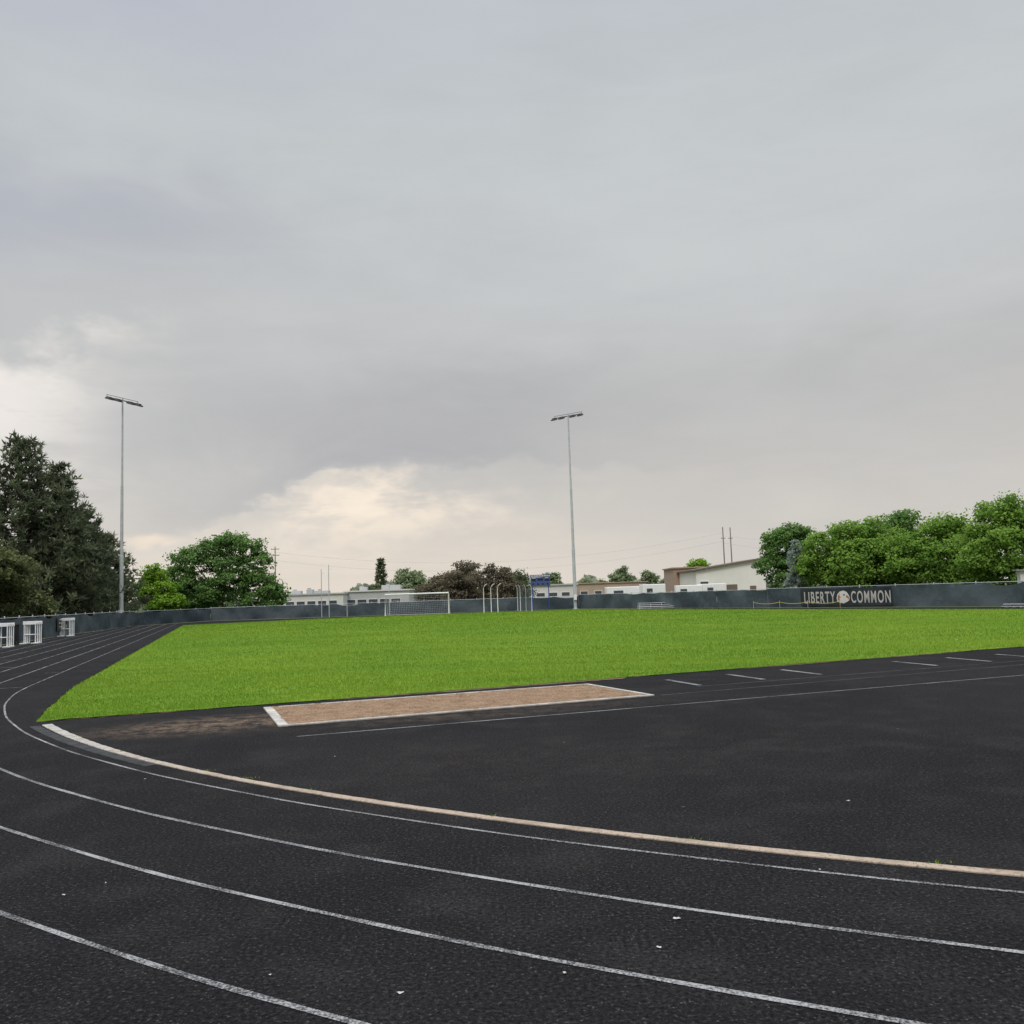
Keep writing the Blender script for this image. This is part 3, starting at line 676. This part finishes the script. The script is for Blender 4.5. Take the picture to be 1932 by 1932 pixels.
lf=np.array(FENCE[2])-np.array(FENCE[1]); lf/=np.hypot(*lf); la=math.atan2(lf[1],lf[0]); 
q=np.array(FENCE[1])+lf*19.6+np.array([lf[1],-lf[0]])*.12
root2=empty('fence_sign',(q[0],q[1],0),'small dark sign with pale emblem hanging on the fence','sign',rot=la)
b=B(); b.box((0,0,.95),(2.6,.015,1.0)); b.obj('panel',M['black'],root2)
b=B(); 
for zz_,ww in ((1.25,1.3),(1.0,1.6),(.72,1.2)): b.box((0,-.012,zz_),(ww,.004,.10))
b.obj('print',M['letter'],root2)

# ---------------------------------------------------------------- lamp poles
def lamp_pole(x,y,h,armdir,armlen,label):
    root=empty('floodlight_pole',(x,y,0),label,'floodlight pole',group='tall floodlight poles around the field')
    b=B(); b.tube([(0,0,0),(0,0,h*.28),(0,0,h*.281),(0,0,h*.31),(0,0,h*.311),(0,0,h*.62),(0,0,h*.621),(0,0,h+.2)],[.21,.185,.20,.195,.165,.135,.115,.08],12); b.box((0,0,.02),(.7,.7,.05))
    b.obj('pole',M['galv'],root,smooth=False)
    a=math.atan2(armdir[1],armdir[0]); ca,sa=math.cos(a),math.sin(a)
    b=B(); b.tube([(-ca*armlen/2,-sa*armlen/2,h),(ca*armlen/2,sa*armlen/2,h)],.06,8)
    b.tube([(-ca*armlen*.5,-sa*armlen*.5,h+.25),(ca*armlen*.5,sa*armlen*.5,h+.25)],.025,6)
    for s_ in (-.49,.0,.49): b.tube([(ca*armlen*s_,sa*armlen*s_,h),(ca*armlen*s_,sa*armlen*s_,h+.25)],.025,6)
    b.obj('crossarm',M['lamp'],root)
    side=Vector((-sa,ca,0)); flip=1
    if side.dot(Vector((0-x,60-y,0)))<0: side=-side; flip=-1
    for s_ in (-.47,-.20,.20,.47):
        b=B(); c_=Vector((ca*armlen*s_,sa*armlen*s_,h-.20))+side*.25
        M4=Matrix.Rotation(a,4,'Z')@Matrix.Rotation(math.radians(-18*flip),4,'X')
        b.box(c_,(.55,.66,.17),M4=M4); b.box(c_+Vector((0,0,.14)),(.36,.4,.14),M4=M4); b.tube([c_+Vector((0,0,.1)),(ca*armlen*s_,sa*armlen*s_,h)],.03,6)
        b.obj('lamp',M['lamp'],root,bevel=.02)
    b=B(); b.box((0,-.3,1.4),(.35,.2,.6)); b.obj('control_box',M['white'],root,bevel=.01)
lamp_pole(-39.9,91.6,23.3,(1.8,4.2),4.1,'tall thin galvanised floodlight pole beside the dark pines')
lamp_pole(7.15,107.2,23.2,(3.8,-2.9),4.0,'tall thin galvanised floodlight pole by the scoreboard')

# ---------------------------------------------------------------- goal
def goal(x,y,rot):
    root=empty('soccer_goal',(x,y,0),'white soccer goal with net on the grass','soccer goal',rot=rot)
    W,Hh=7.32,2.44
    b=B(); b.tube([(-W/2,0,0),(-W/2,0,Hh),(W/2,0,Hh),(W/2,0,0)],.085,10); b.obj('goal_frame',M['white'],root)
    b=B()
    for s_ in (-1,1): b.tube([(s_*W/2,0,Hh),(s_*W/2,.9,Hh-.05),(s_*W/2,2.1,.04),(s_*W/2,0,.04)],.03,6)
    b.tube([(-W/2,2.1,.04),(W/2,2.1,.04)],.03,6); b.obj('back_stay',M['white'],root)
    b=B()
    for i in range(37):
        xx=-W/2+W*i/36; b.tube([(xx,.05,Hh),(xx,.9,Hh-.08),(xx,2.0,.05)],.008,3,cap=False)
    for j in range(12):
        t=j/11; yy,zz_=(.9+1.1*t,(Hh-.08)*(1-t)+.05*t); b.tube([(-W/2,yy,zz_),(W/2,yy,zz_)],.007,3,cap=False)
    for s_ in (-1,1):
        for i in range(8):
            zz_=Hh*i/8; ye=2.05-1.15*(zz_/Hh); b.tube([(s_*W/2,0,zz_),(s_*W/2,ye,zz_)],.007,3,cap=False)
    b.obj('net',M['net'],root)
goal(-11.3,104.2,.0)
for px,h in ((607,5.7),(621,6.2),(655,2.4),(735,3.6)):
    t=(px-972)/1707.; b=B(); b.tube([(0,0,0),(0,0,h),(0,0,h+.01),(0,0,h+.06)],[.05,.04,.06,.02],8); b.tube([(0,0,h*.92),(.35,0,h*.92)],.015,6)
    o=b.obj('net_pole',M['galv'],None,(t*107.4,107.4,0)); tag(o,'slim metal ball-stop net pole at the far fence','pole','slim net poles at the far fence')

# ---------------------------------------------------------------- throwing cage
root=empty('throwing_cage',(0,103,0),'discus throwing cage of pale curved posts with grey netting','throwing cage')
def goose(x,y,dx,h=3.4,mt='ecream',rd=.045,hk=.9):
    b=B(); pts=[(x,y,0),(x,y,h*.80)]
    for t in np.linspace(0,1,6)[1:]:
        a=t*math.radians(62); pts.append((x+dx*(hk*(1-math.cos(a))),y,h*.80+.62*math.sin(a)*1.05))
    b.tube(pts,rd,8); b.obj('cage_post',M[mt],root,smooth=True)
for x,y,d in ((-3.55,0,1),(-2.75,1.2,1),(-1.95,-.8,1)): goose(x,y,d)
for x,y,d in ((.30,1.6,-1),(.62,0,-1),(1.25,.9,-1),(1.9,-.4,-1)): goose(x,y,d,h=3.15,mt='galv',rd=.03,hk=.45)
b=B()
for k in range(0,26):
    z=.1+2.5*k/25; b.tube([(.30,1.6,z),(.62,0,z),(1.25,.9,z),(1.9,-.4,z)],.008,3,cap=False)
for k in range(20):
    t=k/19; x=.30+1.6*t; y=np.interp(x,[.30,.62,1.25,1.9],[1.6,0,.9,-.4]); b.tube([(x,y,.1),(x,y,2.65)],.008,3,cap=False)
b.obj('cage_net',M['cage'],root)

# ---------------------------------------------------------------- scoreboard
root=empty('scoreboard',(3.05,106,0),'blue scoreboard on two blue posts by the far fence','scoreboard')
for s_ in (-.95,.95):
    b=B(); b.tube([(s_,.12,0),(s_,.12,2.9)],.055,8); b.obj('post',M['bluep'],root)
b=B(); b.box((0,0,3.38),(2.3,.2,1.0)); b.obj('board',M['blue'],root,bevel=.02)
b=B(); b.box((0,0,4.05),(2.45,.2,.28)); b.obj('header_panel',M['blue'],root,bevel=.01)
b=B()
for x in np.linspace(-1.05,1.05,12): b.box((x,-.106,4.05),(.12,.01,.15))
for x in (-.75,.75): b.box((x,-.106,3.80),(.42,.01,.05))
b.obj('header_print',M['emw'],root)
b=B()
for x,z,w_,h_ in ((-.78,3.58,.5,.28),(.78,3.58,.5,.28),(0,3.62,.65,.25),(-.28,3.10,.2,.18),(.28,3.10,.2,.18),(-.85,3.1,.2,.18),(.85,3.1,.2,.18)): b.box((x,-.104,z),(w_,.01,h_))
b.obj('digit_window',M['digit'],root)

# ---------------------------------------------------------------- bleacher & bench
def bleacher(x,y,rot,L,label,rows=3):
    root=empty('aluminium_bleacher',(x,y,0),label,'bleacher',rot=rot)
    for i in range(rows):
        b=B(); b.box((0,.55*i,.25+.19*i),(L,.26,.04)); b.box((0,.55*i-.28,.10+.17*i),(L,.2,.03)); b.obj('seat',M['alum'],root,bevel=.005)
    b=B()
    for s_ in np.linspace(-L/2+.2,L/2-.2,4):
        b.tube([(s_,-.2,0),(s_,.55*(rows-1)+.1,.2+.19*(rows-1))],.03,6); b.tube([(s_,.55*(rows-1)+.1,0),(s_,.55*(rows-1)+.1,.2+.19*(rows-1))],.03,6); b.tube([(s_,-.3,.03),(s_,.55*(rows-1)+.2,.03)],.03,6)
    b.obj('frame',M['alum'],root)
bleacher(14.6,94.0,-.2,3.8,'small aluminium bleacher standing in front of the fence')
bleacher(33.6,60.6,fang,1.9,'short aluminium bench beside the dark fence',1)

# ---------------------------------------------------------------- hurdles
def hurdle():
    root=empty('track_hurdle',(0,0,0),'white hurdle nested in a stack beside the fence','hurdle',group='stacked white hurdles by the fence')
    ps=[]
    b=B()
    for s_ in (-.33,.33): b.tube([(s_,0,.05),(s_,0,1.25)],.032,8)
    b.tube([(-.33,0,.55),(.33,0,.55)],.022,6)
    ps.append(b.obj('upright',M['white'],root))
    b=B(); b.box((0,-.02,1.25),(.80,.03,.20)); ps.append(b.obj('crossbar',M['white'],root,bevel=.008))
    b=B()
    for s_ in (-.34,.34): b.box((s_,-.25,.035),(.06,.6,.07))
    ps.append(b.obj('foot',M['white'],root,bevel=.008))
    return root,ps
hr,hp=hurdle(); first=True
for (x,y,rot,k) in ((-28.75,50.6,.1,4),(-29.45,54.9,.1,4),(-33.5,67.3,.1,4)):
    for i in range(k):
        lx=x+.065*i; ly=y+.09*i
        if first: hr.location=(lx,ly,0); hr.rotation_euler=(0,0,rot); first=False
        else: clone(hr,hp,(lx,ly,0),rot+random.uniform(-.04,.04))
for (x,y) in ((-30.25,54.9),(-34.3,67.8)):
    b=B(); b.box((0,0,.66),(.26,.4,.95)); b.box((0,-.02,1.17),(.34,.46,.06))
    for s_ in (-.1,.1): b.tube([(s_,-.2,.09),(s_,.2,.09)],.09,10)
    o=b.obj('equipment_cart',M['black'],None,(x,y,0),.5); tag(o,'black equipment cart beside the stacked hurdles','cart','black carts beside the hurdles')

tp=[(22.0,83.6),(23.6,80.8),(25.2,78.0),(26.9,75.0)]
for i,(x,y) in enumerate(tp):
    b=B(); b.tube([(0,0,0),(0,0,.62),(0,0,.63),(0,0,.66)],[.018,.018,.026,.012],6); o=b.obj('stake',M['tape'] if i==3 else M['galv'],None,(x,y,0)); tag(o,'thin stake holding yellow caution tape','stake','thin stakes holding the tape')
b=B(); vs=[];fs=[];n=0
for i in range(3):
    for t in np.linspace(0,1,10)[:(-1 if i<2 else None)]:
        x=tp[i][0]*(1-t)+tp[i+1][0]*t; y=tp[i][1]*(1-t)+tp[i+1][1]*t; z=.52-.16*4*t*(1-t); vs+=[(x,y,z),(x,y+.01,z+.045)]
        if n: fs.append((2*n-2,2*n,2*n+1,2*n-1))
        n+=1
b.add(vs,fs); o=b.obj('caution_tape',M['tape']); tag(o,'sagging yellow caution tape strung between stakes','caution tape')

# ---------------------------------------------------------------- buildings
def building(name,label,x,y,rot,W,Dp,Hh,wall,roof,windows=(),doors=(),units=(),par=.25,h2=None,overhang=.25):
    root=empty(name,(x,y,0),label,'building',rot=rot); h2=h2 or Hh
    b=B(); vs=[(0,0,0),(W,0,0),(W,Dp,0),(0,Dp,0),(0,0,Hh),(W,0,h2),(W,Dp,h2),(0,Dp,Hh)]
    b.add(vs,[(0,1,5,4),(1,2,6,5),(2,3,7,6),(3,0,4,7),(4,5,6,7),(0,3,2,1)]); b.obj('wall',wall,root)
    oh=overhang; b=B(); z0,z1=Hh+.003,h2+.003
    vs=[(-oh,-oh,z0),(W+oh,-oh,z1),(W+oh,Dp+oh,z1),(-oh,Dp+oh,z0)]; vs+=[(a,c_,z+par) for a,c_,z in vs]
    b.add(vs,[(0,1,5,4),(1,2,6,5),(2,3,7,6),(3,0,4,7),(4,5,6,7),(0,3,2,1)]); rf=b.obj('roof',roof,root)
    for (wx,wz,ww,wh) in windows:
        b=B(); b.box((wx,-.02,wz),(ww,.03,wh)); wo=b.obj('window',M['glass'],root)
        b=B()
        for sx_ in (-1,1): b.box((wx+sx_*(ww/2+.04),-.03,wz),(.08,.07,wh+.16))
        for sz in (-1,1): b.box((wx,-.03,wz+sz*(wh/2+.04)),(ww,.065,.08))
        fo_=b.obj('frame',M['white'],wo)
    for (wx,ww,wh) in doors:
        b=B(); b.box((wx,-.03,wh/2),(ww,.05,wh)); b.box((wx+ww*.35,-.075,1.0),(.06,.04,.2)); b.obj('door',M['brown'],root)
    for (ux,uy,uw,ud,uh) in units:
        b=B(); b.box((ux,uy,Hh+par+uh/2),(uw,ud,uh)); b.tube([(ux-uw*.2,uy,Hh+par+uh),(ux-uw*.2,uy,Hh+par+uh+.25)],.35,10); b.obj('rooftop_unit',M['wallg'],root,bevel=.03)
    return root
def tx(px,d): return (px-972)/1707.*d
D1=165
building('white_school_building','long low white building with dark windows behind the fence',tx(534,D1),D1,0,tx(648,D1)-tx(534,D1),14,3.1,M['wallw'],M['wallg'],
  windows=[(1.3+1.95*i,1.55,1.5,.8) for i in range(5)],units=[(1.6,4,1.8,1.6,.6),(3.9,5,1.2,1.4,.8),(6.4,4,2.6,1.8,.5)])
building('grey_school_building','low grey and white wing with dark window band',tx(650,D1+4),D1+4,0,tx(775,D1)-tx(650,D1),14,3.4,M['wallg'],M['wallw'],
  windows=[(1.2+2.1*i,1.5,1.7,.9) for i in range(5)],units=[(3,4,1.4,1.4,.7),(8.2,5,3.6,2.2,.9)])
building('grey_depot_building','low pale building beyond the scoreboard',tx(1000,160),160,0,tx(1090,160)-tx(1000,160),10,3.3,M['wallw'],M['wallg'],windows=[(2+2.2*i,1.7,1.4,.7) for i in range(3)])
building('tan_block_building','long low tan masonry building beyond the fence',tx(1088,168),168,0,tx(1222,168)-tx(1088,168),12,3.5,M['tan'],M['tan'],windows=[(1.5+2.6*i,1.7,1.3,.8) for i in range(5)],par=.15)
building('brick_building','square brown brick building beside the cream hall',tx(1274,152),152,0,tx(1330,152)-tx(1274,152),10,5.4,M['brick'],M['brick'],windows=[(3.2,3.0,.9,.9)],par=.2)
Db=138
building('cream_metal_hall','cream hall with brown sloping roof behind the fence',tx(1316,Db),Db,0,tx(1447,Db)-tx(1316,Db),18,4.6,M['cream'],M['brown'],windows=[(1.2,2.7,1.2,.5)],doors=[(8.6,.95,2.1),(5.,2.4,2.4)],par=.22,h2=6.2,overhang=.45)
building('garden_shed','small pale shed among the trees by the fence',37.4,66.8,-.4,2.2,2.,2.5,M['wallw'],M['roofg'],windows=[(1.1,1.5,.5,.5)],par=.1)

def trailer(x,y,rot,L,h,label,mat):
    root=empty('parked_trailer',(x,y,0),label,'trailer',rot=rot)
    b=B(); b.box((0,0,.55+h/2),(L,2.2,h)); b.obj('body',mat,root,bevel=.08)
    b=B(); b.box((0,0,.48),(L+.1,1.9,.12)); b.tube([(L/2,0,.5),(L/2+1.1,0,.45)],.06,6); b.obj('chassis',M['black'],root)
    for sx_ in (-.5,.5):
        for sy in (-1,1):
            b=B(); b.tube([(sx_,sy*.95,.35),(sx_,sy*1.15,.35)],.34,14); b.obj('wheel',M['tyre'],root)
    b=B(); b.box((-L*.2,-1.11,.55+h*.6),(L*.25,.03,h*.28)); b.obj('window',M['glass'],root)
for px,d,L,h,rot in ((1180,128,5.4,2.0,.05),(1232,125,3.2,2.2,.1),(1300,124,3.6,1.9,-.1),(1345,126,3.4,2.0,.15)):
    trailer(tx(px,d),d,rot,L,h,'white box trailer parked behind the fence',M['white'])

conifer(tx(720,300),300,15.,2.1,16,LM['dkg'],'slim mast disguised as a pine behind the buildings',301,name='disguised_mast',power=.3,bl=.9,bw=.35,tufts=3,nb=5,blades_=5,zb=.4,cat='mast')

def upole(px,d,h,label,arms=True):
    root=empty('utility_pole',(tx(px,d),d,0),label,'utility pole',group='wooden utility poles on the horizon')
    b=B(); b.tube([(0,0,0),(0,0,h)],[.22,.14],8); b.obj('pole',M['wood'],root)
    for z in (h-.8,h-2.6) if arms else (h-3.2,):
        b=B(); b.box((0,0,z),(2.4 if arms else 1.2,.14,.16))
        for s_ in (-1.1,-.5,.5,1.1) if arms else (-.5,.5): b.tube([(s_,0,z+.08),(s_,0,z+.35)],.05,6)
        b.obj('crossarm',M['wood'],root)
    return np.array([tx(px,d),d,h-.6])
a1=upole(520,260,18,'wooden utility pole with crossarms beyond the trees')
a2=upole(1371,255,19.,'tall thin utility pole, one of a close pair',False)
a3=upole(1385,262,19.3,'tall thin utility pole standing beside its twin',False)
for k,(p_,q_,dz) in enumerate(((a1,a2,-1),(a1,a2,-3.4),(a3,np.array([120.,250,15.]),-2),(a2,np.array([120.,240,13.]),-3.9))):
    pts=[tuple(p_*(1-t)+q_*t+np.array([0,0,dz-4*t*(1-t)*(5.5 if k<2 else 2)])) for t in np.linspace(0,1,40)]
    b=B(); b.tube(pts,.016,4); o=b.obj('power_line',M['wire']); tag(o,'thin sagging power line strung between utility poles','power line','power lines')
